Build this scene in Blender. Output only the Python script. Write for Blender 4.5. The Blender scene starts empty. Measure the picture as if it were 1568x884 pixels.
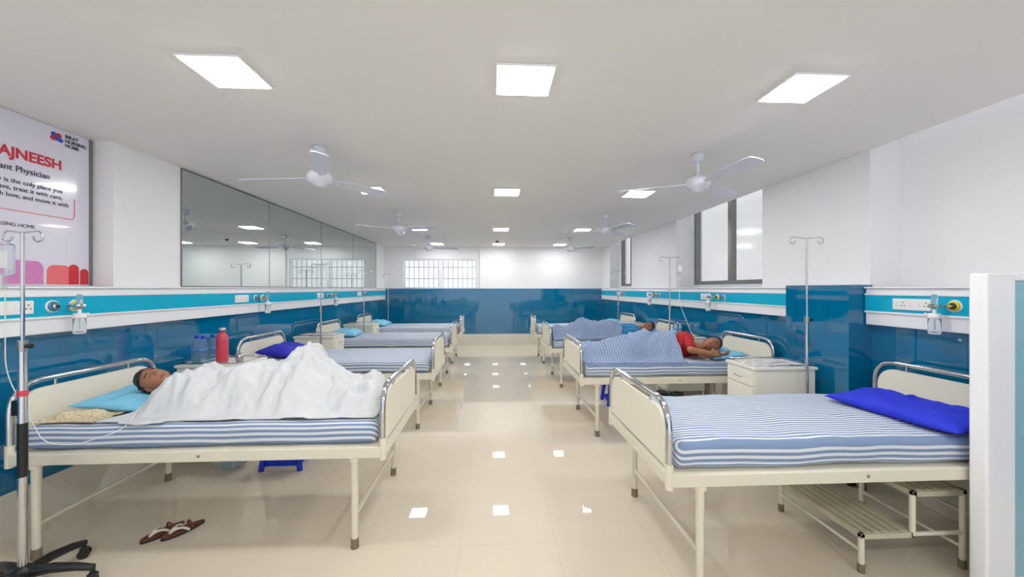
import bpy, bmesh, math, random
from mathutils import Vector, Matrix, noise
random.seed(4)
SC=bpy.context.scene
def lin(c):
    c=c/255.0
    return c/12.92 if c<=0.04045 else ((c+0.055)/1.055)**2.4
def L(r,g,b): return (lin(r),lin(g),lin(b),1)
# ------------------------------------------------ materials
def mat(name,col,rough=.5,metal=0.,var=.05,nscale=6,bump=0.,bscale=40,coat=0.,trans=0.,emit=None,es=0,alpha=1,spec=.5,ior=1.45):
    m=bpy.data.materials.new(name); m.use_nodes=True
    nt=m.node_tree; b=nt.nodes['Principled BSDF']
    b.inputs['Roughness'].default_value=rough; b.inputs['Metallic'].default_value=metal
    b.inputs['Coat Weight'].default_value=coat; b.inputs['Coat Roughness'].default_value=.03
    b.inputs['Transmission Weight'].default_value=trans
    b.inputs['Specular IOR Level'].default_value=spec
    b.inputs['IOR'].default_value=ior
    b.inputs['Alpha'].default_value=alpha
    if emit: 
        b.inputs['Emission Color'].default_value=emit; b.inputs['Emission Strength'].default_value=es
    tc=nt.nodes.new('ShaderNodeTexCoord')
    n=nt.nodes.new('ShaderNodeTexNoise'); n.inputs['Scale'].default_value=nscale; n.inputs['Detail'].default_value=3
    nt.links.new(tc.outputs['Object'],n.inputs['Vector'])
    mx=nt.nodes.new('ShaderNodeMix'); mx.data_type='RGBA'
    mx.inputs[6].default_value=tuple(c*(1-var) for c in col[:3])+(1,)
    mx.inputs[7].default_value=tuple(min(1,c*(1+var)) for c in col[:3])+(1,)
    nt.links.new(n.outputs['Fac'],mx.inputs[0]); nt.links.new(mx.outputs[2],b.inputs['Base Color'])
    if bump>0:
        n2=nt.nodes.new('ShaderNodeTexNoise'); n2.inputs['Scale'].default_value=bscale
        nt.links.new(tc.outputs['Object'],n2.inputs['Vector'])
        bp=nt.nodes.new('ShaderNodeBump'); bp.inputs['Strength'].default_value=bump; bp.inputs['Distance'].default_value=.01
        nt.links.new(n2.outputs['Fac'],bp.inputs['Height']); nt.links.new(bp.outputs['Normal'],b.inputs['Normal'])
    return m
def mnode(nt,op,a,b=None,c=None):
    n=nt.nodes.new('ShaderNodeMath'); n.operation=op
    for i,v in enumerate((a,b,c)):
        if v is None: continue
        if isinstance(v,(int,float)): n.inputs[i].default_value=v
        else: nt.links.new(v,n.inputs[i])
    return n.outputs[0]
def lines_mat(name,base,alt,fn,rough,coat=0,bump=0,var=.05):
    m=mat(name,base,rough,coat=coat,bump=bump,var=var)
    nt=m.node_tree; b=nt.nodes['Principled BSDF']
    tc=nt.nodes.new('ShaderNodeTexCoord'); sp=nt.nodes.new('ShaderNodeSeparateXYZ')
    nt.links.new(tc.outputs['Object'],sp.inputs[0])
    fac=fn(nt,sp.outputs[0],sp.outputs[1],sp.outputs[2])
    old=b.inputs['Base Color'].links[0].from_socket
    mx=nt.nodes.new('ShaderNodeMix'); mx.data_type='RGBA'
    nt.links.new(fac,mx.inputs[0]); nt.links.new(old,mx.inputs[6]); mx.inputs[7].default_value=alt
    nt.links.new(mx.outputs[2],b.inputs['Base Color'])
    return m
M={}
M['white']=mat('wall_paint_white',L(241,241,244),.55,var=.01,bump=.03)
M['ceil']=mat('ceiling_paint',L(234,232,230),.7,var=.01,nscale=1)
M['trim']=mat('trim_white_gloss',L(241,241,244),.25,var=.01)
def seams(nt,x,y,z):
    a=mnode(nt,'FRACT',mnode(nt,'DIVIDE',y,1.21)); a=mnode(nt,'LESS_THAN',a,.006)
    b=mnode(nt,'FRACT',mnode(nt,'DIVIDE',mnode(nt,'ADD',x,.13),1.21)); b=mnode(nt,'LESS_THAN',b,.006)
    return mnode(nt,'MULTIPLY',mnode(nt,'MAXIMUM',a,b),.6)
M['teal']=lines_mat('teal_glass_panel',L(0,103,148),L(0,58,90),seams,.03,coat=1.0)
M['strip']=mat('turquoise_strip',L(0,174,212),.22,var=.03)
M['skirt']=mat('cream_marble_skirting',L(216,211,199),.2,var=.06,nscale=3)
def stripes(nt,x,y,z):
    s=mnode(nt,'ADD',y,mnode(nt,'MULTIPLY',z,1.0))
    a=mnode(nt,'FRACT',mnode(nt,'DIVIDE',s,.034)); return mnode(nt,'GREATER_THAN',a,.48)
M['stripe']=lines_mat('striped_bed_sheet',L(220,224,230),L(120,141,176),stripes,.85,bump=.08,var=.03)
def checks(nt,x,y,z):
    s=mnode(nt,'ADD',y,mnode(nt,'MULTIPLY',z,1.0))
    a=mnode(nt,'LESS_THAN',mnode(nt,'FRACT',mnode(nt,'DIVIDE',s,.026)),.32)
    b=mnode(nt,'LESS_THAN',mnode(nt,'FRACT',mnode(nt,'DIVIDE',x,.026)),.32)
    return mnode(nt,'MULTIPLY',mnode(nt,'ADD',a,b),.36)
M['check']=lines_mat('blue_checked_blanket',L(98,122,164),L(206,216,230),checks,.9)
M['cream']=mat('cream_powder_coat',L(228,221,201),.35,var=.03)
M['panelc']=mat('cream_board',L(236,230,212),.4,var=.02)
M['chrome']=mat('chrome',L(205,205,208),.12,metal=1,var=.02)
M['steel']=mat('brushed_steel',L(170,172,175),.3,metal=1)
M['rubber']=mat('brown_rubber_tip',L(120,112,90),.7)
M['black']=mat('black_plastic',L(22,22,24),.35)
M['sheet']=mat('white_bed_sheet',L(208,211,213),.9,var=.02,bump=.12,bscale=30)
M['royal']=mat('royal_blue_fabric',L(26,44,205),.75,var=.12,bump=.1,bscale=25)
M['navy']=mat('indigo_fabric',L(36,40,180),.7,var=.1)
M['sky']=mat('light_blue_fabric',L(125,200,232),.8,var=.08,bump=.1,bscale=20)
M['skin']=mat('brown_skin',L(160,106,78),.5,var=.06,nscale=20)
M['lip']=mat('lips',L(130,70,60),.45)
M['hair']=mat('black_hair',L(24,18,18),.5,var=.3,bump=.6,bscale=120)
M['red']=mat('red_shirt_fabric',L(165,22,32),.8,var=.12,bump=.1)
M['bluecloth']=mat('blue_shirt_fabric',L(50,130,190),.8,var=.1)
M['greytr']=mat('grey_trouser_fabric',L(90,95,105),.85)
M['fan']=mat('fan_enamel',L(216,218,232),.25,var=.02)
M['emit']=mat('led_diffuser',L(255,255,255),.5,emit=(1,.99,.975,1),es=55)
M['plastic']=mat('white_plastic',L(240,240,238),.3,var=.01)
M['clear']=mat('clear_plastic',L(235,242,246),.1,trans=.85,var=0,ior=1.15)
M['water']=mat('water_bottle_plastic',L(195,222,240),.1,trans=.85,var=0,ior=1.15)
M['bluelid']=mat('blue_plastic',L(10,50,200),.35)
M['label']=mat('bottle_label',L(90,145,205),.4)
M['pinkred']=mat('coral_flask_enamel',L(205,65,80),.3)
M['yellow']=mat('yellow_ring',L(235,200,20),.4)
M['dark']=mat('dark_socket',L(30,35,45),.4)
M['ringblue']=mat('ring_teal_blue',L(60,130,170),.4)
M['brown']=mat('brown_leather',L(108,58,38),.6)
M['strap']=mat('pale_strap',L(225,218,205),.5)
M['locker']=mat('locker_enamel',L(236,234,222),.3,var=.02)
M['alu']=mat('anodised_aluminium',L(128,126,124),.35,metal=.6)
M['grille']=mat('window_grille',L(140,142,140),.5)
M['slat']=mat('worn_stool_tread',L(196,188,165),.5,var=.15,nscale=20)
M['mirror']=mat('mirror_glass',L(203,211,209),.015,metal=1,var=0)
M['paper']=mat('newspaper',L(205,205,205),.8,var=.3,nscale=60)
def scarf(nt,x,y,z):
    n=nt.nodes.new('ShaderNodeTexVoronoi'); n.inputs['Scale'].default_value=22
    return mnode(nt,'LESS_THAN',n.outputs['Distance'],.42)
M['scarf']=lines_mat('printed_scarf',L(218,210,184),L(186,146,52),scarf,.9)
def glassmat(name,tint):
    g=bpy.data.materials.new(name); g.use_nodes=True; nt=g.node_tree; nt.nodes.clear()
    o=nt.nodes.new('ShaderNodeOutputMaterial'); mxs=nt.nodes.new('ShaderNodeMixShader'); t=nt.nodes.new('ShaderNodeBsdfTransparent'); gl=nt.nodes.new('ShaderNodeBsdfGlossy')
    gl.inputs['Roughness'].default_value=.1; t.inputs['Color'].default_value=(tint,tint,tint,1); mxs.inputs[0].default_value=.06
    nt.links.new(t.outputs[0],mxs.inputs[1]); nt.links.new(gl.outputs[0],mxs.inputs[2]); nt.links.new(mxs.outputs[0],o.inputs[0]); return g
M['glass']=glassmat('window_glass',.95); M['frost']=glassmat('tinted_window_glass',.8)
# floor
f=mat('polished_floor_tile',L(218,206,185),.02,var=.05,nscale=2.2,spec=.6)
nt=f.node_tree; b=nt.nodes['Principled BSDF']; old=b.inputs['Base Color'].links[0].from_socket
tc=nt.nodes.new('ShaderNodeTexCoord'); sp=nt.nodes.new('ShaderNodeSeparateXYZ'); nt.links.new(tc.outputs['Object'],sp.inputs[0])
a=mnode(nt,'LESS_THAN',mnode(nt,'FRACT',mnode(nt,'DIVIDE',mnode(nt,'ADD',sp.outputs[0],.2),.6)),.006)
c=mnode(nt,'LESS_THAN',mnode(nt,'FRACT',mnode(nt,'DIVIDE',sp.outputs[1],.6)),.006)
fa=mnode(nt,'MULTIPLY',mnode(nt,'MAXIMUM',a,c),.3)
mx=nt.nodes.new('ShaderNodeMix'); mx.data_type='RGBA'; nt.links.new(fa,mx.inputs[0]); nt.links.new(old,mx.inputs[6]); mx.inputs[7].default_value=L(170,156,134)
nt.links.new(mx.outputs[2],b.inputs['Base Color']); M['floor']=f
# ------------------------------------------------ mesh builder
def round_path(pts,rad,n=6):
    pts=[Vector(p) for p in pts]; out=[pts[0]]
    for i in range(1,len(pts)-1):
        a,b,c=pts[i-1],pts[i],pts[i+1]
        u=(a-b); v=(c-b); r=min(rad,u.length*.49,v.length*.49); u.normalize(); v.normalize()
        p0=b+u*r; p2=b+v*r
        for k in range(n+1):
            t=k/n; out.append(p0*(1-t)**2+b*2*t*(1-t)+p2*t*t)
    out.append(pts[-1]); return out
class MB:
    def __init__(s): s.v=[]; s.f=[]; s.mi=[]; s.sm=[]; s.mats=[]
    def m(s,k):
        k=M[k] if isinstance(k,str) else k
        if k not in s.mats: s.mats.append(k)
        return s.mats.index(k)
    def add(s,vs,fs,k,smooth=False,T=None):
        o=len(s.v); mi=s.m(k)
        for v in vs: s.v.append(tuple(T@Vector(v)) if T else tuple(v))
        for f in fs: s.f.append(tuple(i+o for i in f)); s.mi.append(mi); s.sm.append(smooth)
    def box(s,c,d,k,bev=0,T=None,seg=2,smooth=False):
        bm=bmesh.new(); bmesh.ops.create_cube(bm,size=1)
        for v in bm.verts: v.co=Vector((v.co.x*d[0],v.co.y*d[1],v.co.z*d[2]))
        if bev>0: bmesh.ops.bevel(bm,geom=bm.edges[:],offset=bev,segments=seg,affect='EDGES',profile=.5)
        for v in bm.verts: v.co+=Vector(c)
        bm.verts.index_update()
        s.add([v.co.copy() for v in bm.verts],[[v.index for v in f.verts] for f in bm.faces],k,smooth,T); bm.free()
    def b2(s,x0,x1,y0,y1,z0,z1,k,bev=0,**kw):
        s.box(((x0+x1)/2,(y0+y1)/2,(z0+z1)/2),(abs(x1-x0),abs(y1-y0),abs(z1-z0)),k,bev,**kw)
    def tube(s,pts,r,k,seg=10,cap=True,T=None,closed=False):
        pts=[Vector(p) for p in pts]; n=len(pts); rs=r if isinstance(r,(list,tuple)) else [r]*n
        tan=[]
        for i in range(n):
            if closed: t=pts[(i+1)%n]-pts[i-1]
            else: t=pts[min(i+1,n-1)]-pts[max(i-1,0)]
            tan.append(t.normalized())
        up=Vector((0,0,1)) if abs(tan[0].z)<.9 else Vector((1,0,0))
        nx=tan[0].cross(up).normalized(); vs=[];fs=[]
        for i in range(n):
            nx=(nx-tan[i]*nx.dot(tan[i])).normalized(); ny=tan[i].cross(nx)
            for j in range(seg):
                a=2*math.pi*j/seg; vs.append(pts[i]+(nx*math.cos(a)+ny*math.sin(a))*rs[i])
        for i in range(n if closed else n-1):
            for j in range(seg):
                i2=(i+1)%n
                fs.append((i*seg+j,i*seg+(j+1)%seg,i2*seg+(j+1)%seg,i2*seg+j))
        s.add(vs,fs,k,True,T)
        if cap and not closed:
            s.add(vs[:seg],[tuple(range(seg))[::-1]],k,False,T); s.add(vs[-seg:],[tuple(range(seg))],k,False,T)
    def cyl(s,p0,p1,r0,k,r1=None,seg=16,T=None): s.tube([p0,p1],[r0,r0 if r1 is None else r1],k,seg,T=T)
    def lathe(s,prof,k,T=None,seg=24):
        vs=[];fs=[];n=len(prof)
        for r,z in prof:
            for j in range(seg):
                a=2*math.pi*j/seg; vs.append((r*math.cos(a),r*math.sin(a),z))
        for i in range(n-1):
            for j in range(seg): fs.append((i*seg+j,i*seg+(j+1)%seg,(i+1)*seg+(j+1)%seg,(i+1)*seg+j))
        fs.append(tuple(range(seg))[::-1]); fs.append(tuple((n-1)*seg+j for j in range(seg)))
        s.add(vs,fs,k,True,T)
    def ball(s,c,r,k,T=None,nu=20,nv=12,R=None):
        if isinstance(r,(int,float)): r=(r,r,r)
        vs=[];fs=[]
        for i in range(nv+1):
            th=math.pi*i/nv
            for j in range(nu):
                a=2*math.pi*j/nu; p=Vector((math.sin(th)*math.cos(a)*r[0],math.sin(th)*math.sin(a)*r[1],math.cos(th)*r[2]))
                if R: p=R@p
                vs.append(p+Vector(c))
        for i in range(nv):
            for j in range(nu): fs.append((i*nu+j,(i+1)*nu+j,(i+1)*nu+(j+1)%nu,i*nu+(j+1)%nu))
        s.add(vs,fs,k,True,T)
    def capsule(s,p0,p1,r0,r1,k='skin'):
        p0=Vector(p0);p1=Vector(p1); s.ball(p0,r0,k,nu=14,nv=8); s.ball(p1,r1,k,nu=14,nv=8)
        if (p1-p0).length>1e-4: s.tube([p0,p1],[r0,r1],k,14)
    def prism(s,outline,h0,h1,k,T=None,smooth=False):
        n=len(outline); vs=[(x,y,h0) for x,y in outline]+[(x,y,h1) for x,y in outline]
        fs=[tuple(range(n))[::-1],tuple(range(n,2*n))]; 
        s.add(vs,fs,k,False,T); s.add(vs,[(i,(i+1)%n,n+(i+1)%n,n+i) for i in range(n)],k,smooth,T)
    def build(s,name,loc=(0,0,0),rz=0,parent=None,weld=False):
        me=bpy.data.meshes.new(name); me.from_pydata(s.v,[],s.f)
        for m in s.mats: me.materials.append(m)
        me.polygons.foreach_set('material_index',s.mi); me.polygons.foreach_set('use_smooth',s.sm)
        if weld:
            bm=bmesh.new(); bm.from_mesh(me); bmesh.ops.remove_doubles(bm,verts=bm.verts,dist=1e-5); bmesh.ops.recalc_face_normals(bm,faces=bm.faces); bm.to_mesh(me); bm.free()
        me.update()
        ob=bpy.data.objects.new(name,me); SC.collection.objects.link(ob); ob.location=loc; ob.rotation_euler=(0,0,rz)
        if parent: ob.parent=parent
        return ob
def dup(ob,name,loc,rz=0):
    o=bpy.data.objects.new(name,ob.data); SC.collection.objects.link(o); o.location=loc; o.rotation_euler=(0,0,rz); return o
def frame(o,x,y,z):
    m=Matrix((tuple(x)+(0,),tuple(y)+(0,),tuple(z)+(0,),(0,0,0,1))).transposed(); return Matrix.Translation(Vector(o))@m
# ------------------------------------------------ room
CZ=2.77; YB=10.85; Y0=-1.6
m=MB(); m.b2(-3.35,3.6,Y0,YB+.2,-.1,0,'floor'); m.build('floor')
m=MB(); m.b2(-3.35,3.18,Y0,YB+.2,CZ,CZ+.14,'ceil'); m.b2(3.18,3.62,Y0,YB+.2,3.1,3.2,'ceil'); m.build('ceiling')
m=MB()
m.b2(-3.3,-3.02,Y0,YB,.32,1.6,'teal'); m.b2(-3.3,-3.01,Y0,YB,0,.32,'skirt')
m.b2(-3.3,-3.15,Y0,3.21,1.6,CZ,'white'); m.b2(-3.3,-3.0,3.21,YB,1.6,CZ,'white'); m.build('wall_left')
m=MB()
m.b2(3.2,3.6,Y0,YB,.32,1.6,'teal'); m.b2(3.19,3.6,Y0,YB,0,.32,'skirt')
m.b2(3.45,3.6,Y0,4.45,1.6,3.1,'white'); m.b2(3.45,3.6,6.40,8.7,1.6,3.1,'white'); m.b2(3.45,3.6,10.1,YB,1.6,3.1,'white')
for a,b_ in ((4.45,6.40),(8.7,10.1)):
    m.b2(3.45,3.6,a,b_,1.6,1.66,'white'); m.b2(3.45,3.6,a,b_,2.98,3.1,'white')
for a,b_ in ((3.07,4.36),(6.47,8.6),(10.2,YB)): m.b2(3.18,3.45,a,b_,1.6,3.1,'white')
m.build('wall_right')
m=MB(); m.b2(2.99,3.2,3.07,3.76,0,1.63,'teal'); m.b2(2.985,3.2,3.065,3.765,1.63,1.64,'trim'); m.build('wall_column')
m=MB()
m.b2(-3.3,3.6,YB,YB+.2,.32,1.6,'teal'); m.b2(-3.3,3.6,YB-.01,YB+.2,0,.32,'skirt')
m.b2(-3.3,-2.47,YB,YB+.2,1.6,3.1,'white'); m.b2(-.42,3.6,YB,YB+.2,1.6,3.1,'white'); m.b2(-2.47,-.42,YB,YB+.2,2.42,3.1,'white')
m.b2(-.34,-.2,YB-.05,YB,1.6,CZ,'white')
m.build('wall_back')
# back window
m=MB()
x0,x1,z0,z1=-2.47,-.42,1.6,2.42
m.b2(x0,x1,YB+.03,YB+.09,z0,z0+.04,'trim'); m.b2(x0,x1,YB+.03,YB+.09,z1-.04,z1,'trim')
for x,w_ in ((x0+.02,.03),((x0+x1)/2,.045),(x1-.02,.03)): m.b2(x-w_,x+w_,YB+.03,YB+.09,z0+.04,z1-.04,'trim')
m.b2(x0,x1,YB+.058,YB+.062,z0+.04,z1-.04,'glass')
for i in range(1,15):
    x=x0+i*(x1-x0)/15; m.cyl((x,YB+.14,z0),(x,YB+.14,z1),.007,'grille',seg=6)
for z in (1.88,2.2): m.cyl((x0,YB+.14,z),(x1,YB+.14,z),.008,'grille',seg=6)
m.build('window_1')
def side_window(name,a,b_):
    m=MB(); X=3.5
    m.b2(X-.04,X+.04,a,b_,1.66,1.72,'alu'); m.b2(X-.04,X+.04,a,b_,2.92,2.98,'alu')
    mid=(a+b_)/2
    for y,w in ((a+.03,.03),(mid,.04),(b_-.03,.03)): m.b2(X-.04,X+.04,y-w,y+w,1.72,2.92,'alu')
    m.b2(X-.002,X+.002,a+.06,b_-.06,1.72,2.92,'frost'); m.build(name)
side_window('window_2',4.45,6.40); side_window('window_3',8.7,10.1)
# rails
def rail(name,xw,xf,a,b_,ledge):
    m=MB(); s=1 if xf>xw else -1
    m.b2(xw,xf,a,b_,1.30,1.60,'trim',.006)
    m.b2(xf,xf+s*.006,a,b_,1.415,1.545,'strip',.002)
    m.b2(xf,xf+s*.014,a,b_,1.545,1.56,'trim',.003); m.b2(xf,xf+s*.014,a,b_,1.40,1.415,'trim',.003)
    m.b2(ledge,xf+s*.02,a,b_,1.60,1.614,'trim',.004)
    return m.build(name)
rail('trim_1',-3.02,-2.95,Y0,YB-.02,-3.0)
rail('trim_2',3.2,3.13,Y0,3.06,3.44); rail('trim_3',3.2,3.13,3.775,YB-.02,3.18)
m=MB(); m.b2(-3.15,-3.0,Y0,3.2,1.60,1.612,'trim'); m.build('trim_4')
# near partition
M['pane']=mat('pale_blue_laminate',L(140,185,200),.3)
m=MB(); m.b2(2.54,2.70,1.84,1.92,0,1.68,'trim',.01); m.b2(2.70,3.18,1.855,1.905,.1,1.64,'pane',.004); m.b2(2.70,3.13,1.84,1.92,1.64,1.68,'trim',.006); m.b2(2.70,3.18,1.84,1.92,0,.1,'trim',.006)
m.build('partition_screen')
# mirror
m=MB(); ys=[3.87,5.33,6.9,8.45,10.1]
for i in range(4):
    m.b2(-2.999,-2.99,ys[i]+.004,ys[i+1]-.004,1.625,CZ-.02,'mirror')
    m.b2(-2.999,-2.988,ys[i]-.004,ys[i]+.004,1.62,CZ-.01,'alu')
m.b2(-2.999,-2.986,3.866,10.1,1.615,1.625,'alu'); m.b2(-2.999,-2.986,3.866,10.1,CZ-.02,CZ-.005,'alu'); m.b2(-2.999,-2.986,10.096,10.104,1.62,CZ-.01,'alu')
m.build('wall_mirror')
# ------------------------------------------------ poster
M['poster']=mat('poster_print',L(226,224,240),.15,var=.03,nscale=1.5,coat=.3)
M['pk1']=mat('poster_pink',L(214,130,190),.3,var=.15,nscale=15); M['pk2']=mat('poster_red',L(205,40,50),.3,var=.1); M['pk3']=mat('poster_coral',L(235,110,115),.3,var=.1)
M['ink']=mat('poster_ink_navy',L(45,45,80),.4); M['inkred']=mat('poster_ink_red',L(205,25,55),.4); M['inkblue']=mat('poster_ink_blue',L(30,80,180),.4)
m=MB(); m.b2(-3.148,-3.140,1.0,3.165,1.62,CZ-.01,'poster'); m.b2(-3.148,-3.134,3.165,3.19,1.62,CZ-.01,'alu')
def arch(ya,yb,z0,z1,k,x=-3.1385):
    pts=[]; n=10; r=min(.05,(yb-ya)/2)
    pts=[(ya,z0),(yb,z0)]
    for i in range(n+1):
        a=math.pi/2*i/n; pts.append((yb-r+r*math.cos(a),z1-r+r*math.sin(a)))
    for i in range(n+1):
        a=math.pi/2+math.pi/2*i/n; pts.append((ya+r+r*math.cos(a),z1-r+r*math.sin(a)))
    T=frame((x,0,0),(0,1,0),(0,0,1),(1,0,0)); m.prism(pts,-.001,.0005,k,T)
arch(2.2,2.62,1.63,1.76,'pk1'); arch(2.64,2.86,1.63,1.79,'pk1'); arch(2.88,3.04,1.63,1.77,'pk3'); arch(3.02,3.09,1.63,1.78,'pk2',-3.1375); arch(3.1,3.16,1.63,1.75,'pk2')
for i,(y,z,k) in enumerate(((2.925,2.71,'inkblue'),(2.955,2.71,'inkred'),(2.94,2.685,'inkblue'),(2.965,2.68,'inkblue'),(2.92,2.682,'inkred'))):
    m.ball((-3.139,y,z),(.002,.02,.017),k)
m.tube(round_path([(-3.139,1.6,2.115),(-3.139,3.06,2.115),(-3.139,3.06,2.27)],.04),.003,'pk3',6)
po=m.build('wall_poster')
def text(s,y,z,size,k,al='RIGHT',off=.0):
    cu=bpy.data.curves.new('print',type='FONT'); cu.body=s; cu.size=size; cu.align_x=al; cu.offset=off; cu.extrude=.0005; cu.materials.append(M[k])
    ob=bpy.data.objects.new('poster_text',cu); SC.collection.objects.link(ob); ob.location=(-3.138,y,z); ob.rotation_euler=(math.pi/2,0,math.pi/2); ob.parent=po
text('DR. RAJNEESH',2.975,2.465,.093,'inkred',off=.003); text('Consultant Physician',2.90,2.375,.055,'ink',off=.0008)
for i,s in enumerate(('Your body is the only place you','have, treat it with care,','nurture with love, and move it with')): text(s,2.98 if i<2 else 3.02,2.295-.047*i,.041,'ink',off=.0004)
text('BIRAT NURSING HOME',2.81,2.01,.034,'ink')
for i,s in enumerate(('BIRAT','NURSING','HOME')): text(s,2.995,2.71-.033*i,.034,'ink','LEFT',off=.001)
# ------------------------------------------------ ceiling lights
m=MB(); m.box((0,0,-.008),(.315,.315,.014),'trim',.003); m.box((0,0,-.0165),(.285,.285,.004),'emit'); 
first=None
for y in (2.14,4.62,7.54,10.05,-.4):
    for x in (-1.42,.18,1.79):
        if first is None: first=m.build('ceiling_light_panel',(x,y,CZ))
        else: dup(first,'ceiling_light_panel',(x,y,CZ))
# ------------------------------------------------ fans
m=MB()
m.lathe([(.0,0),(.055,0),(.06,-.015),(.045,-.06),(.02,-.075),(.0,-.075)],'fan')
m.cyl((0,0,-.07),(0,0,-.2),.012,'fan')
m.lathe([(.0,-.17),(.03,-.17),(.04,-.2),(.085,-.215),(.1,-.24),(.1,-.27),(.085,-.295),(.05,-.31),(.04,-.33),(0,-.335)],'fan')
for k in range(3):
    a=math.radians(120*k); T=Matrix.Rotation(a,4,'Z')@Matrix.Translation((0,0,-.262))@Matrix.Rotation(math.radians(-12),4,'X')
    out=[(.16,-.045),(.3,-.06),(.6,-.07),(.655,-.06),(.67,-.03),(.67,.03),(.655,.055),(.6,.064),(.3,.055),(.16,.045)]
    m.prism(out,-.003,.003,'fan',T); m.box((.13,0,.004),(.12,.04,.008),'fan',.002,T)
fan=None
for y,al,ar in ((3.25,-66,-84),(5.95,-20,-75),(8.7,10,-50)):
    for x,ang in ((-1.42,al),(1.79,ar)):
        if fan is None: fan=m.build('ceiling_fan',(x,y,CZ),math.radians(ang))
        else: dup(fan,'ceiling_fan',(x,y,CZ),math.radians(ang))
m=MB(); m.lathe([(0,0),(.05,0),(.05,-.03),(0,-.03)],'plastic'); m.ball((0,0,-.035),(.038,.038,.035),'black'); m.build('dome_camera',(.13,9.2,CZ))
# ------------------------------------------------ bed
def bed_mesh():
    m=MB(); H=1.075; W=.485
    for s,top in ((1,1.0),(-1,1.03)):
        x=s*H
        path=round_path([(x,-W,.58),(x,-W,top),(x,W,top),(x,W,.58)],.17,10)
        m.tube(path,.0175,'chrome',12)
        w=W-.03; t=top-.05; r=.13; pts=[(-w,.66),(w,.66)]
        for i in range(9):
            a=math.pi/2*i/8; pts.append((w-r+r*math.cos(a),t-r+r*math.sin(a)))
        for i in range(9):
            a=math.pi/2+math.pi/2*i/8; pts.append((-w+r+r*math.cos(a),t-r+r*math.sin(a)))
        T=frame((x,0,0),(0,1,0),(0,0,1),(1,0,0)); m.prism(pts,-.009,.009,'panelc',T)
        for y in (-.25,.25): m.cyl((x,y,t-.005),(x,y,top),.008,'chrome',seg=8)
        for y in (-1,1):
            m.cyl((x,y*w,.8),(x,y*W,.8),.008,'chrome',seg=8)
            m.cyl((x,y*W,.55),(x,y*W,.68),.021,'cream',seg=12)
        m.b2(x-.02,x+.02,-W,W,.575,.635,'cream',.004)
    for y in (-1,1):
        m.b2(-H,H,y*W-.018,y*W+.018,.565,.63,'cream',.004)
        for x in (-.95,.90):
            m.cyl((x,y*(W-.02),.57),(x,y*(W-.02),.05),.024,'cream',.019,seg=14)
            m.cyl((x,y*(W-.02),.54),(x,y*(W-.02),.58),.035,'cream',seg=14)
            m.cyl((x,y*(W-.02),.06),(x,y*(W-.02),0),.022,'rubber',.025,seg=14)
        m.cyl((0,y*(W+.018),.6),(0,y*(W+.022),.6),.009,'steel',seg=10)
    for x in (-.95,.90): m.cyl((x,-W+.02,.2),(x,W-.02,.2),.013,'cream')
    m.b2(-H+.03,H-.03,-W+.02,W-.02,.61,.632,'cream')
    for i in range(5):
        x=-.8+.4*i; m.b2(x-.015,x+.015,-W+.02,W-.02,.57,.61,'cream')
    bm=bmesh.new(); bmesh.ops.create_cube(bm,size=1)
    for v in bm.verts: v.co=Vector((v.co.x*2.06,v.co.y*.93,v.co.z*.145))
    bmesh.ops.bevel(bm,geom=bm.edges[:],offset=.045,segments=5,affect='EDGES',profile=.5)
    bmesh.ops.subdivide_edges(bm,edges=[e for e in bm.edges if e.calc_length()>.3],cuts=24,use_grid_fill=True)
    for v in bm.verts:
        n=noise.noise(v.co*3.1)*.008+noise.noise(v.co*9)*.005; v.co.z+=n; v.co.y+=noise.noise(v.co*4+Vector((5,5,5)))*.010
        v.co.z+=.707
    bm.verts.index_update()
    m.add([v.co.copy() for v in bm.verts],[[v.index for v in f.verts] for f in bm.faces],'stripe',True); bm.free()
    return m
BM=bed_mesh()
LX=-1.745; RX=2.0
beds=[(LX,2.885,0),(LX,4.9,0),(LX,6.82,0),(LX,8.68,0),(RX,2.445,math.pi),(RX+.04,4.575,math.pi),(RX+.02,6.62,math.pi),(RX,8.57,math.pi)]
bd=BM.build('hospital_bed',beds[0][:2]+(0,),0)
for b_ in beds[1:]: dup(bd,'hospital_bed',b_[:2]+(0,),b_[2])
def pillow(name,c,sx,sy,t,k,rz=0,tilt=0,seed=0,wr=1):
    m=MB(); n=34; vs=[];fs=[]
    for side in (1,-1):
        for i in range(n+1):
            for j in range(n+1):
                u=-1+2*i/n; v=-1+2*j/n
                h=(max(0,(1-abs(u)**3.2)*(1-abs(v)**3.2)))**.55
                x=sx/2*u*(1-.08*(1-v*v)); y=sy/2*v*(1-.06*(1-u*u))
                z=side*h*t/2*(1 if side>0 else .75)
                if side>0: z+=h*(noise.noise(Vector((u*1.7+seed,v*1.7,seed)))*.035+wr*noise.noise(Vector((u*3,v*8,seed)))*.012)
                vs.append((x,y,z))
        o=(n+1)**2 if side<0 else 0
        for i in range(n):
            for j in range(n):
                q=(o+i*(n+1)+j,o+(i+1)*(n+1)+j,o+(i+1)*(n+1)+j+1,o+i*(n+1)+j+1); fs.append(q if side>0 else q[::-1])
    m.add(vs,fs,k,True,Matrix.Rotation(tilt,4,'Y')); return m.build(name,c,rz,weld=True)
MT=.785
pillow('pillow',(2.68,2.33,MT+.04),.45,.76,.13,'royal',.10,-.03,1,1.8)
pillow('pillow',(-2.50,2.90,MT+.04),.44,.6,.12,'sky',.05,.1,2)
pillow('pillow',(-2.50,4.86,MT+.055),.42,.62,.16,'navy',-.1,.1,3)
pillow('pillow',(-2.50,6.80,MT+.045),.42,.62,.13,'sky',.1,.1,4)
pillow('pillow',(-2.50,8.66,MT+.045),.42,.62,.13,'sky',0,.1,5)
pillow('pillow',(2.72,4.52,MT+.035),.42,.62,.11,'sky',0,-.1,6)
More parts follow.
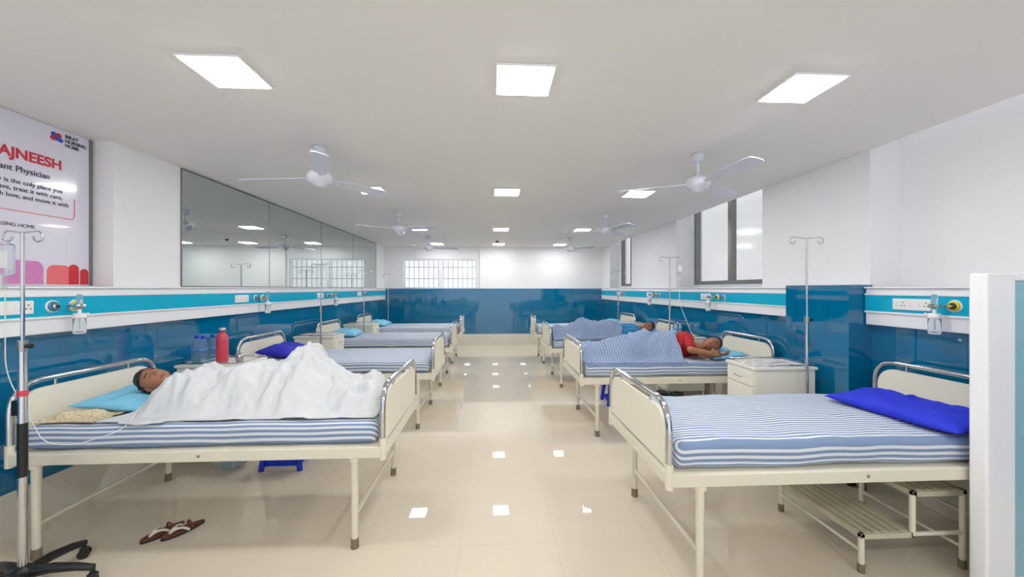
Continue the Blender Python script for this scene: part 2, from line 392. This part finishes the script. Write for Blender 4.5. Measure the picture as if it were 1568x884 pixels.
pillow('pillow',(2.75,6.6,MT+.035),.42,.62,.12,'sky',0,-.1,7)
pillow('pillow',(2.72,8.6,MT+.045),.42,.62,.13,'sky',0,-.1,8)
# ------------------------------------------------ people
def head_into(m,T,hairk='hair'):
    nu,nv=96,96; vs=[];cls=[]
    for i in range(nv+1):
        th=math.pi*i/nv
        for j in range(nu):
            a=2*math.pi*j/nu; x=math.sin(th)*math.cos(a); y=math.sin(th)*math.sin(a); z=math.cos(th)
            px,py,pz=x*.076,y*.096,z*.118
            if z<0:
                px*=1-.32*(-z)**1.4
                if y<0: py*=1-.4*(-z)
            if y>0:
                f=y
                py*=.95
                g=lambda a_,s_: math.exp(-(a_/s_)**2)
                py+=f*(.024*g(px,.0115)*g(pz+.030,.014)+.013*g(px,.0095)*g(pz+.008,.022))
                py+=f*.006*g(abs(px)-.012,.006)*g(pz+.034,.008)
                py-=f*.010*g(abs(px)-.032,.015)*g(pz-.006,.012)
                py+=f*.006*g(abs(px)-.032,.010)*g(pz-.005,.007)
                py+=f*.005*g(pz-.026,.008)*g(abs(px)-.028,.02)
                py+=f*(.007*g(px,.02)*g(pz+.056,.005)+.007*g(px,.018)*g(pz+.068,.005)-.003*g(px,.024)*g(pz+.062,.002))
                py+=f*.009*g(px,.02)*g(pz+.095,.014)
                py+=f*.004*g(abs(px)-.042,.016)*g(pz+.025,.018)
            hair=(pz>.070+.02*(abs(px)/.07)*-1 and y>0) or (y<=.12 and pz>.012-.0*abs(px)) or (y<-.15 and pz>-.055)
            if hair:
                d=Vector((x,y,z)); k=.011+.006*noise.noise(Vector((px,py,pz))*60)
                px+=d.x*k;py+=d.y*k;pz+=d.z*k
            vs.append((px,py,pz))
            c='h' if hair else 's'
            if not hair and y>.3:
                if abs(abs(px)-.032)<.017 and abs(pz-.0265+.06*abs(abs(px)-.03))<.0035: c='h'
                elif abs(abs(px)-.032)<.014 and abs(pz-.0015)<.0016: c='h'
                elif abs(px)<.025 and abs(pz+.062)<.0095*(1-(px/.027)**2): c='l'
            cls.append(c)
    F={'h':[], 's':[], 'l':[]}
    for i in range(nv):
        for j in range(nu):
            q=(i*nu+j,(i+1)*nu+j,(i+1)*nu+(j+1)%nu,i*nu+(j+1)%nu); F[cls[q[0]]].append(q)
    o=len(m.v)
    for v in vs: m.v.append(tuple(T@Vector(v)))
    for c,k in (('h',hairk),('s','skin'),('l','lip')):
        mi=m.m(k)
        for q in F[c]: m.f.append(tuple(a+o for a in q)); m.mi.append(mi); m.sm.append(True)
    for s in (-1,1):
        m.tube([T@Vector((s*(.076+.006*math.cos(a)),-.008+.016*math.cos(a),-.004+.028*math.sin(a)*(1 if math.sin(a)>0 else .9))) for a in [2*math.pi*k/14 for k in range(14)]],.0055,'skin',8,closed=True)
        m.ball(T@Vector((s*.074,-.008,-.006)),.013,'skin')
def head_frame(c,crown,face):
    z=Vector(crown).normalized(); y=Vector(face); y=(y-z*y.dot(z)).normalized(); x=y.cross(z)
    return frame(c,x,y,z)
def hand_caps(m,wrist,d,nrm,side):
    w=Vector(wrist); d=Vector(d).normalized(); nrm=Vector(nrm); nrm=(nrm-d*nrm.dot(d)).normalized(); s=Vector(side); s=(s-d*s.dot(d)-nrm*s.dot(nrm)).normalized()
    for k in (-1.5,-.5,.5,1.5):
        m.capsule(w+s*k*.010,w+d*.082+s*k*.019,.013,.0115)
    for k,ln in ((1.5,.068),(.5,.078),(-.5,.072),(-1.5,.056)):
        p=w+d*.084+s*k*.021; dr=(d+s*k*.06).normalized()
        for q,frac in enumerate((.45,.31,.24)):
            dr=(dr+nrm*(.28+.12*q)).normalized(); p2=p+dr*ln*frac*1.05
            m.capsule(p,p2,.0088-.0009*q,.0081-.0009*q); p=p2
    p=w+d*.02+s*.022
    for dr,ln,r in ((d*.6+s*.75+nrm*.2,.04,.0115),(d*.85+s*.35+nrm*.3,.03,.0098),(d+nrm*.4,.026,.0088)):
        p2=p+dr.normalized()*ln; m.capsule(p,p2,r,r*.9); p=p2
def remesh(ob,vox,sm=4):
    r=ob.modifiers.new('fuse','REMESH'); r.mode='VOXEL'; r.voxel_size=vox; r.use_smooth_shade=True
    s=ob.modifiers.new('smooth','SMOOTH'); s.factor=.5; s.iterations=sm
def figure(name,hd,crown,face,body,clothes,hands,vox=.007,sm=4):
    e=bpy.data.objects.new(name,None); SC.collection.objects.link(e)
    m=MB(); head_into(m,head_frame(hd,crown,face)); m.build('head',parent=e)
    m=MB()
    for c in body: m.capsule(*c)
    for h in hands: hand_caps(m,*h)
    remesh(m.build('body',parent=e),vox,sm)
    for nm,caps,k in clothes:
        m=MB()
        for c in caps: m.capsule(*c,k)
        ob=m.build(nm,parent=e); remesh(ob,.012,5)
        dm=bpy.data.textures.new(nm+'_folds','CLOUDS'); dm.noise_scale=.06
        dd=ob.modifiers.new('folds','DISPLACE'); dd.texture=dm; dd.strength=.018; dd.mid_level=.5
    return e
def back_body(hx,y,dx,zb,kneez,shirtk,hip=.78,ko=.40,fo=.78,k2=.72):
    X=lambda a:hx+dx*a
    neck=[((X(.08),y,zb+.12),(X(.2),y,zb+.11),.058,.065)]
    t1=hip-.26
    torso=[((X(.25),y-.11,zb+.105),(X(.25),y+.11,zb+.105),.085,.085),((X(.27),y-.07,zb+.105),(X(t1),y-.06,zb+.10),.10,.09),((X(.27),y+.07,zb+.105),(X(t1),y+.06,zb+.10),.10,.09),((X(t1),y,zb+.10),(X(hip-.03),y,zb+.10),.11,.11),((X(hip-.02),y-.07,zb+.095),(X(hip-.02),y+.07,zb+.095),.10,.10)]
    legs=[]
    for s,kz,k_,f_ in ((1,kneez,ko,fo),(-1,kneez*k2,ko+.05,fo+.07)):
        hp=(X(hip),y+s*.09,zb+.10); kn=(X(hip+k_),y+s*.11,zb+kz); an=(X(hip+f_),y+s*.11,zb+.06)
        legs+= [(hp,kn,.083,.056),(kn,an,.054,.037),(an,(X(hip+f_+.12),y+s*.12,zb+.13),.035,.026)]
    arms=[];sl=[];hs=[]
    for s in (-1,1):
        sh=(X(.24),y+s*.17,zb+.10); el=(X(.5),y+s*.235,zb+.07); wr=(X(.64),y+s*.10,zb+.205)
        arms+=[(sh,el,.05,.04),(el,wr,.038,.027)]; sl+=[(sh,el,.062,.055)]
        hs.append((wr,(dx*.5,-s*.8,.0),(0,0,-1),(dx*-1,0,.2)))
    return neck+torso+legs+arms, [('shirt',[(a,b_,r+.012,q+.012) for a,b_,r,q in torso]+sl,shirtk),('trousers',[(a,b_,r+.012,q+.012) for i,(a,b_,r,q) in enumerate(legs) if i%3<2],'greytr')],hs
b1,c1,h1=back_body(-2.35,2.87,1,MT,.285,'bluecloth',.72,.24,.60,.62)
figure('patient_under_sheet',(-2.36,2.83,MT+.165),(-.95,-.05,.22),(.15,-.6,.8),b1,c1,h1,.008)
body=[((2.52,4.45,.90),(2.42,4.50,.90),.055,.06),((2.33,4.50,.87),(2.33,4.54,.99),.085,.08),((2.30,4.52,.90),(2.05,4.58,.89),.115,.10),((2.30,4.52,.96),(2.05,4.58,.94),.09,.08),((2.05,4.58,.90),(1.88,4.64,.90),.11,.115),
 ((1.87,4.64,.94),(1.52,4.42,.93),.09,.06),((1.52,4.42,.93),(1.16,4.60,.87),.055,.038),((1.16,4.6,.87),(1.08,4.48,.86),.036,.027),
 ((1.87,4.66,.87),(1.50,4.52,.85),.085,.058),((1.50,4.52,.85),(1.14,4.74,.84),.052,.037),((1.14,4.74,.84),(1.05,4.62,.83),.035,.027),
 ((2.33,4.46,1.01),(2.26,4.26,.90),.052,.04),((2.26,4.26,.90),(2.46,4.20,.87),.038,.027),
 ((2.33,4.44,.87),(2.42,4.28,.83),.048,.038),((2.42,4.28,.83),(2.58,4.26,.845),.036,.026)]
shirt=[('shirt',[(a,b_,r+.013,q+.013) for a,b_,r,q in body[1:5]]+[((2.33,4.46,1.01),(2.275,4.30,.92),.066,.058),((2.33,4.44,.88),(2.39,4.33,.85),.06,.052)],'red'),('trousers',[(a,b_,r+.012,q+.012) for a,b_,r,q in (body[5],body[6],body[8],body[9])],'greytr')]
figure('patient_in_red_shirt',(2.60,4.42,.935),(.93,.1,.22),(-.18,-.75,.55),body,shirt,[((2.46,4.20,.87),(1,.05,-.05),(0,.6,-.4),(0,.2,1)),((2.58,4.26,.845),(1,.25,0),(0,.2,1),(-.3,-1,.2))],.0045,3)
b3,c3,h3=back_body(2.66,6.50,-1,MT,.2,'bluecloth',.76,.36,.66)
figure('patient_in_blue_shirt',(2.67,6.48,MT+.15),(.95,.05,.25),(-.12,-.6,.7),b3,c3,h3,.008)
def smax(vals,k=45):
    mv=max(vals); return mv+math.log(sum(math.exp((v-mv)*k) for v in vals))/k
def drape(name,x0,x1,y0,y1,yedge,yedge2,caps,k,base,seed,nx=150,ny=100,slope=1.5,wr=.012,x0f=None,x1f=None,tents=()):
    m=MB(); vs=[];fs=[]
    for i in range(nx+1):
        for j in range(ny+1):
            u=i/nx; v=j/ny; y=y0+(y1-y0)*v
            xa=x0+(x0f(v) if x0f else 0)+.02*noise.noise(Vector((v*4,seed,0))); xb=x1+(x1f(v) if x1f else 0)+.03*noise.noise(Vector((v*4,seed,5)))
            x=xa+(xb-xa)*u
            yy=y+.03*noise.noise(Vector((x*3,seed,9)))*(1-2*v)
            vals=[base]; hard=base
            for a,b_,r,_q in caps:
                ax,ay,az=a; bx,by,bz=b_; dx,dy=bx-ax,by-ay; L2=dx*dx+dy*dy
                t=0 if L2<1e-9 else max(0,min(1,((x-ax)*dx+(yy-ay)*dy)/L2))
                cx,cy,cz=ax+dx*t,ay+dy*t,az+(bz-az)*t; rr=r+(_q-r)*t
                d=math.hypot(x-cx,yy-cy); q_=cz+rr-(math.sqrt(d*d+rr*rr)-rr)*slope; vals.append(q_); hard=max(hard,q_)
                if d<rr: hard=max(hard,cz+math.sqrt(rr*rr-d*d))
            h=smax(vals)
            amp=min(1,max(.15,(h-base)/.08))
            ang=.6; sx_=x*math.cos(ang)+yy*math.sin(ang); sy_=-x*math.sin(ang)+yy*math.cos(ang)
            rid=lambda p:1-abs(noise.noise(p))*2.6
            w=noise.noise(Vector((sx_*5,sy_*16,seed)))+.6*noise.noise(Vector((x*20,yy*7,seed+3)))+1.0*rid(Vector((x*6,yy*3.5,seed+7)))+.6*rid(Vector((x*13+yy*6,yy*9,seed+17)))
            z=h+.012+wr*w*amp-.6*wr
            for (tx,ty,ta,tn) in tents:
                d=math.hypot(x-tx,yy-ty); an=math.atan2(yy-ty,x-tx)
                z+=ta*math.sin(an*tn+2.5*noise.noise(Vector((d*5,an,seed))))*min(1,d/.12)*math.exp(-(d/.38)**2)
            z=max(z,base+.003,hard+.004)
            if yy<yedge:
                o=yedge-yy; z=min(z,base+.02)-o; Y=yedge-.02-.012*noise.noise(Vector((x*12,0,seed)))
            elif yy>yedge2:
                o=yy-yedge2; z=min(z,base+.02)-o; Y=yedge2+.02
            else: Y=yy
            vs.append((x,Y,z))
    for i in range(nx):
        for j in range(ny):
            a=i*(ny+1)+j; fs.append((a,a+ny+1,a+ny+2,a+1))
    m.add(vs,fs,k,True); ob=m.build(name)
    s=ob.modifiers.new('thick','SOLIDIFY'); s.thickness=.006; s.offset=1
    return ob
legs_t=[(a,b_,r+.022,q+.022) for a,b_,r,q in b1[1:]]+[((-1.0,2.66,MT+.02),(-.82,2.6,MT+.05),.06,.05)]
for h_ in h1:
    w_=Vector(h_[0]); e_=w_+Vector(h_[1]).normalized()*.16; legs_t.append((tuple(w_),tuple(e_),.045,.035))
drape('bed_sheet',-2.20,-.74,2.45,3.33,2.44,3.33,legs_t,'sheet',MT,2.3,nx=200,ny=130,slope=1.4,wr=.024,x0f=lambda v:-.20*(1-v)+.05*math.sin(v*3.1),tents=((-1.39,2.95,.034,9),(-.95,2.75,.02,7),(-1.9,2.8,.014,6)))
drape('checked_blanket',1.0,2.2,4.12,4.98,4.15,5.02,[(a,b_,r+.022,q+.022) for a,b_,r,q in body[2:11]],'check',MT,5.1,nx=130,ny=90,slope=1.3,wr=.018,x1f=lambda v:-.05+.1*v,tents=((1.5,4.5,.014,7),))
drape('checked_blanket',1.0,2.22,6.14,7.05,6.17,7.07,[(a,b_,r+.022,q+.022) for a,b_,r,q in b3[3:]],'check',MT,8.1,nx=110,ny=80,slope=1.3,wr=.016,x1f=lambda v:-.1+.2*v)
drape('printed_scarf',-2.76,-2.40,2.45,2.68,2.40,3.3,[((-2.66,2.53,MT),(-2.5,2.60,MT),.035,.02)],'scarf',MT,11.1,nx=60,ny=50,wr=.022,slope=1.8)
# ------------------------------------------------ lockers
def locker():
    m=MB(); w=.28; d=.2; t=.9
    m.b2(-w,w,-d,d,.12,t-.03,'locker',.006); m.b2(-w-.015,w+.015,-d-.015,d+.015,t-.03,t-.005,'locker',.006)
    m.tube([(-w,-d,t+.01),(w,-d,t+.01),(w,d,t+.01),(-w,d,t+.01)],.006,'chrome',8,closed=True)
    for x in (-w+.02,w-.02):
        for y in (-d+.02,d-.02): m.cyl((x,y,0),(x,y,.13),.014,'locker')
    m.b2(w,w+.012,-d+.015,d-.015,.72,.85,'locker',.004); m.b2(w,w+.012,-d+.015,d-.015,.15,.70,'locker',.004)
    m.tube(round_path([(w+.01,-.05,.785),(w+.035,-.05,.785),(w+.035,.05,.785),(w+.01,.05,.785)],.01),.005,'chrome',8)
    m.tube(round_path([(w+.01,.12,.42),(w+.035,.12,.42),(w+.035,.12,.52),(w+.01,.12,.52)],.01),.005,'chrome',8)
    return m
lk=locker().build('bedside_locker',(-2.61,3.88,0))
dup(lk,'bedside_locker',(-2.61,5.98,0)); dup(lk,'bedside_locker',(-2.61,7.85,0))
dup(lk,'bedside_locker',(2.62,3.50,0),math.pi); dup(lk,'bedside_locker',(2.8,5.6,0),math.pi); dup(lk,'bedside_locker',(2.8,7.7,0),math.pi)
def bottle(name,loc,h=.24,r=.036,k='water'):
    m=MB(); m.lathe([(0,0),(r*.9,0),(r,.01),(r,h*.3),(r*.93,h*.33),(r,h*.36),(r,h*.62),(r*.9,h*.7),(r*.4,h*.86),(r*.36,h*.9),(0,h*.9)],k)
    m.lathe([(0,h*.89),(r*.43,h*.89),(r*.43,h*.99),(0,h)],'bluelid'); m.lathe([(0,h*.42),(r*1.02,h*.42),(r*1.02,h*.54),(0,h*.54)],'label'); return m.build(name,loc)
for p in ((-2.80,3.80),(-2.72,3.77),(-2.71,3.88)): bottle('water_bottle',p+(.897,),.26,.04)
for p in ((2.7,5.53),(2.78,5.57)): bottle('water_bottle',p+(.897,),.22)
m=MB(); m.lathe([(0,0),(.046,0),(.049,.01),(.049,.22),(.044,.25),(.028,.275),(.028,.29),(0,.29)],'pinkred'); m.lathe([(0,.288),(.032,.288),(.032,.32),(.02,.33),(0,.332)],'steel'); m.build('vacuum_flask',(-2.58,3.82,.897))
m=MB(); m.box((0,0,.006),(.3,.22,.012),'paper',.003); m.box((.04,.02,.018),(.22,.16,.01),'paper',.003,T=Matrix.Rotation(.3,4,'Z')); n_=m.build('newspaper_stack',(2.6,3.48,.897)); dup(n_,'newspaper_stack',(-2.6,5.96,.897),1.2)
m=MB(); m.lathe([(0,0),(.028,0),(.035,.08),(.032,.08),(.026,.006),(0,.006)],'steel'); m.build('steel_tumbler',(-2.42,3.82,.897))
# ------------------------------------------------ IV stands
def iv(top=1.95,hook=.16,coll=1.32,ang=0,r0=.0135):
    m=MB()
    for k in range(5):
        a=2*math.pi*k/5+ang; c_,s_=math.cos(a),math.sin(a)
        m.tube([(c_*r,s_*r,z) for r,z in ((.02,.115),(.12,.12),(.22,.105),(.29,.085))],[.028,.025,.021,.017],'black',10)
        m.cyl((c_*.285,s_*.285,.09),(c_*.285,s_*.285,.05),.011,'black')
        T=Matrix.Translation((c_*.285,s_*.285,.028))@Matrix.Rotation(a+.6,4,'Z')
        for q in (-.014,.014): m.tube([(q-.008,0,0),(q+.008,0,0)],.027,'black',16,T=T)
        m.box((0,0,.018),(.03,.04,.03),'black',.008,T=T)
    m.lathe([(0,.08),(.045,.08),(.05,.1),(.045,.14),(.02,.16),(0,.16)],'black')
    m.cyl((0,0,.14),(0,0,coll),r0,'chrome'); m.cyl((0,0,coll-.03),(0,0,coll+.03),.02,'black' if coll<1.2 else 'steel')
    m.cyl((.02,0,coll),(.045,0,coll),.012,'black')
    m.cyl((0,0,coll),(0,0,top),.0085,'chrome')
    for s in (-1,1):
        m.tube(round_path([(0,0,top),(s*hook,0,top+.012),(s*(hook+.02),0,top-.035),(s*(hook-.02),0,top-.05),(s*(hook-.035),0,top-.02)],.02),.0045,'chrome',8)
    return m
m=iv(1.89,.085,1.30,.25,.018)
m.cyl((0,0,.62),(0,0,.9),.0195,'black'); m.box((-.02,0,.98),(.04,.035,.08),'black',.005); m.cyl((0,0,1.04),(0,0,1.07),.021,'pinkred')
iv0=m.build('iv_stand',(-2.44,2.13,0))
iv2=iv(2.03,.135,1.33,.5).build('iv_stand',(2.70,3.16,0))
iv3=iv(1.94,.12,1.3,.2).build('iv_stand',(-2.44,5.62,0))
dup(iv2,'iv_stand',(2.49,5.26,0)); dup(iv3,'iv_stand',(-2.45,7.50,0)); dup(iv3,'iv_stand',(2.45,7.34,0)); dup(iv3,'iv_stand',(-2.55,9.6,0))
def ivbag(loc,tubepts=None):
    m=MB()
    m.box((0,0,-.11),(.085,.03,.17),'clear',.014,smooth=True); m.cyl((0,0,-.025),(0,0,.01),.004,'plastic',seg=8); m.box((0,-.0165,-.11),(.055,.002,.09),'plastic')
    m.cyl((0,0,-.2),(0,0,-.26),.009,'clear')
    if tubepts: m.tube(round_path([(0,0,-.25)]+tubepts,.1,8),.0025,'plastic',6)
    return m.build('iv_drip_bag',loc)
ivbag((-2.525,2.13,1.86),[(0,.0,-.7),(.0,.17,-1.13),(.1,.22,-1.17),(.35,.26,-1.1),(.3,.42,-1.01)])
ivbag((2.63,5.26,1.99),[(0,.0,-.6),(.02,-.3,-1.0),(-.04,-.5,-1.03)])
# ------------------------------------------------ rail fittings
def outlet(side):
    s=1 if side=='L' else -1; m=MB()
    for dy,k in ((-.07,'ringblue'),(.07,'yellow')):
        T=frame((0,dy,0),(0,1,0),(0,0,1),(s,0,0)) if s>0 else frame((0,dy,0),(0,-1,0),(0,0,1),(-1,0,0))
        m.lathe([(0,0),(.042,0),(.042,.008),(0,.01)],'plastic',T); m.lathe([(0,.01),(.034,.01),(.032,.018),(0,.02)],k,T)
        m.lathe([(0,.02),(.022,.02),(.02,.032),(0,.033)],'steel' if k!='yellow' else 'dark',T)
        m.lathe([(0,.033),(.009,.033),(.009,.046),(0,.046)],'dark' if k!='yellow' else 'yellow',T)
    return m
def flow(side):
    s=1 if side=='L' else -1; m=MB()
    m.cyl((0,0,0),(s*.07,0,0),.013,'chrome'); m.cyl((s*.07,-.03,0),(s*.07,.03,0),.014,'chrome')
    m.lathe([(0,-.02),(.016,-.02),(.017,.07),(.01,.08),(0,.08)],'clear',Matrix.Translation((s*.07,0,0)))
    m.lathe([(0,-.05),(.03,-.05),(.034,-.075),(.034,-.085),(0,-.085)],'plastic',Matrix.Translation((s*.07,0,0)))
    m.lathe([(0,-.19),(.028,-.19),(.033,-.18),(.033,-.085),(0,-.085)],'clear',Matrix.Translation((s*.07,0,0)))
    m.cyl((s*.07,0,-.05),(s*.07,0,-.02),.01,'plastic'); m.cyl((s*.07,0,-.16),(s*.07,0,-.05),.004,'plastic',seg=8); m.cyl((s*.07,.03,-.06),(s*.07,.06,-.055),.006,'plastic',seg=8)
    return m
def plate(side,w):
    s=1 if side=='L' else -1; m=MB(); m.box((s*.006,0,0),(.012,w,.085),'plastic',.004)
    n=int(w/.05)
    for i in range(n):
        y=-w/2+w*(i+.5)/n
        if i%3==0:
            for dy,dz in ((0,.014),(-.011,-.01),(.011,-.01)): m.cyl((s*.011,y+dy,dz),(s*.0135,y+dy,dz),.0045,'dark',seg=8)
        else: m.box((s*.014,y,0),(.008,.02,.036),'trim',.002)
    return m
oL=outlet('L');oR=outlet('R'); fL=flow('L'); fR=flow('R'); XL=-2.944; XR=3.124; ZC=1.48
for i,y in enumerate((2.80,5.02,7.15,9.1)):
    oL.build('gas_outlet',(XL,y,ZC)); 
    if i<3: fL.build('oxygen_flowmeter',(XL+.045,y-.01,ZC))
for i,y in enumerate((2.36,5.1,7.1,9.0)):
    oR.build('gas_outlet',(XR,y,ZC)); 
    if i<3: fR.build('oxygen_flowmeter',(XR-.045,y+.1,ZC))
pl=plate('L',.24)
for y in (2.50,4.68,6.75,8.7): pl.build('switch_plate',(XL,y,ZC))
pr=plate('R',.26)
for y in (2.70,5.45,7.45,9.3): pr.build('switch_plate',(XR,y,ZC))
# ------------------------------------------------ sandals
def slipper(fl):
    m=MB(); pts=[]
    for i in range(28):
        a=2*math.pi*i/28; y=.118*math.sin(a); w=.034+.009*math.sin(a)+.004*math.cos(2*a); x=w*math.cos(a)+fl*.006*max(0,math.sin(a)); pts.append((x,y))
    m.prism(pts,0,.014,'dark',smooth=True); m.prism([(x*.97,y*.98) for x,y in pts],.014,.022,'brown',smooth=True)
    for s in (-1,1): m.tube(round_path([(s*.040,-.02,.015),(s*.032,.01,.042),(s*.012,.045,.042),(0,.072,.022)],.03),.0075,'strap',8)
    m.ball((0,.045,.044),(.015,.015,.008),'strap'); m.tube(round_path([(-.038,-.04,.016),(-.028,-.035,.05),(.028,-.035,.05),(.038,-.04,.016)],.02),.006,'brown',8)
    return m
slipper(1).build('sandal',(-2.14,2.62,0),-.45+math.pi); slipper(-1).build('sandal',(-2.03,2.64,0),-.6+math.pi)
# ------------------------------------------------ plastic stool
def pstool():
    m=MB(); m.box((0,0,.42),(.29,.29,.02),'bluelid',.009); m.box((0,0,.395),(.27,.27,.04),'bluelid',.01)
    for sx in (-1,1):
        for sy in (-1,1): m.tube([(sx*.12,sy*.12,.40),(sx*.165,sy*.165,0)],[.032,.026],'bluelid',4)
    for a,b_ in (((-1,-1),(1,-1)),((1,-1),(1,1)),((1,1),(-1,1)),((-1,1),(-1,-1))): m.box(((a[0]+b_[0])*.072,(a[1]+b_[1])*.072,.06),(abs(a[0]-b_[0])*.15+.012,abs(a[1]-b_[1])*.15+.012,.05),'bluelid',.004)
    return m
ps=pstool().build('plastic_stool',(-1.85,3.63,0)); dup(ps,'plastic_stool',(1.75,5.3,0))
# ------------------------------------------------ step stool
m=MB()
def step(x0,x1,z,y0=-.3,y1=.3):
    for a,b_ in (((x0,y0),(x1,y0)),((x1,y0),(x1,y1)),((x1,y1),(x0,y1)),((x0,y1),(x0,y0))):
        m.b2(min(a[0],b_[0])-.012,max(a[0],b_[0])+.012,min(a[1],b_[1])-.012,max(a[1],b_[1])+.012,z-.03,z,'slat',.002)
    n=5
    for i in range(n):
        x=x0+(x1-x0)*(i+.7)/(n+.4); m.b2(x-.017,x+.017,y0,y1,z-.008,z+.004,'slat',.002)
        m.b2(x+.019,x+.024,y0,y1,z-.02,z-.004,'black')
step(0,.30,.22); step(.31,.61,.45)
for y in (-.3,.3):
    for x,t in ((0,.2),(.305,.43),(.61,.43)):
        m.cyl((x,y,t),(x,y,.02 if x!=.305 else .2),.015,'cream'); 
        if x!=.305: m.cyl((x,y,.05),(x,y,0),.018,'rubber')
    m.cyl((.3,y,.205),(.61,y,.205),.012,'cream')
m.cyl((0,-.3,.12),(0,.3,.12),.01,'cream'); m.cyl((.61,-.3,.12),(.61,.3,.12),.01,'cream')
m.build('step_stool',(2.08,2.36,0))
m=MB(); m.ball((0,0,.12),(.16,.12,.12),'clear',nu=30,nv=20); 
for i,v in enumerate(m.v):
    q=Vector(v); d=.02*noise.noise(q*14); m.v[i]=(q.x*(1+d*5),q.y*(1+d*5),max(0,q.z+d))
m.tube([(-.04,0,.22),(-.05,0,.3),(0,0,.33),(.05,0,.3),(.04,0,.22)],.006,'clear',6)
for p in ((-.05,.02),(.05,-.01)): m.cyl((p[0],p[1],.01),(p[0],p[1],.19),.035,'water')
m.build('plastic_carrier_bag',(-2.32,3.55,0))
# ------------------------------------------------ world + camera
w=bpy.data.worlds.new('World'); SC.world=w; w.use_nodes=True; bg=w.node_tree.nodes['Background']; bg.inputs[0].default_value=(.95,.98,1,1); bg.inputs[1].default_value=1.2
cam=bpy.data.cameras.new('camera'); cam.lens=13.5; cam.sensor_width=36; co=bpy.data.objects.new('camera',cam); SC.collection.objects.link(co)
co.location=(0,0,1.6); co.rotation_euler=(math.pi/2,0,math.radians(-3)); SC.camera=co; cam.clip_start=.02
SC.view_settings.view_transform='Standard'; SC.view_settings.gamma=1.07
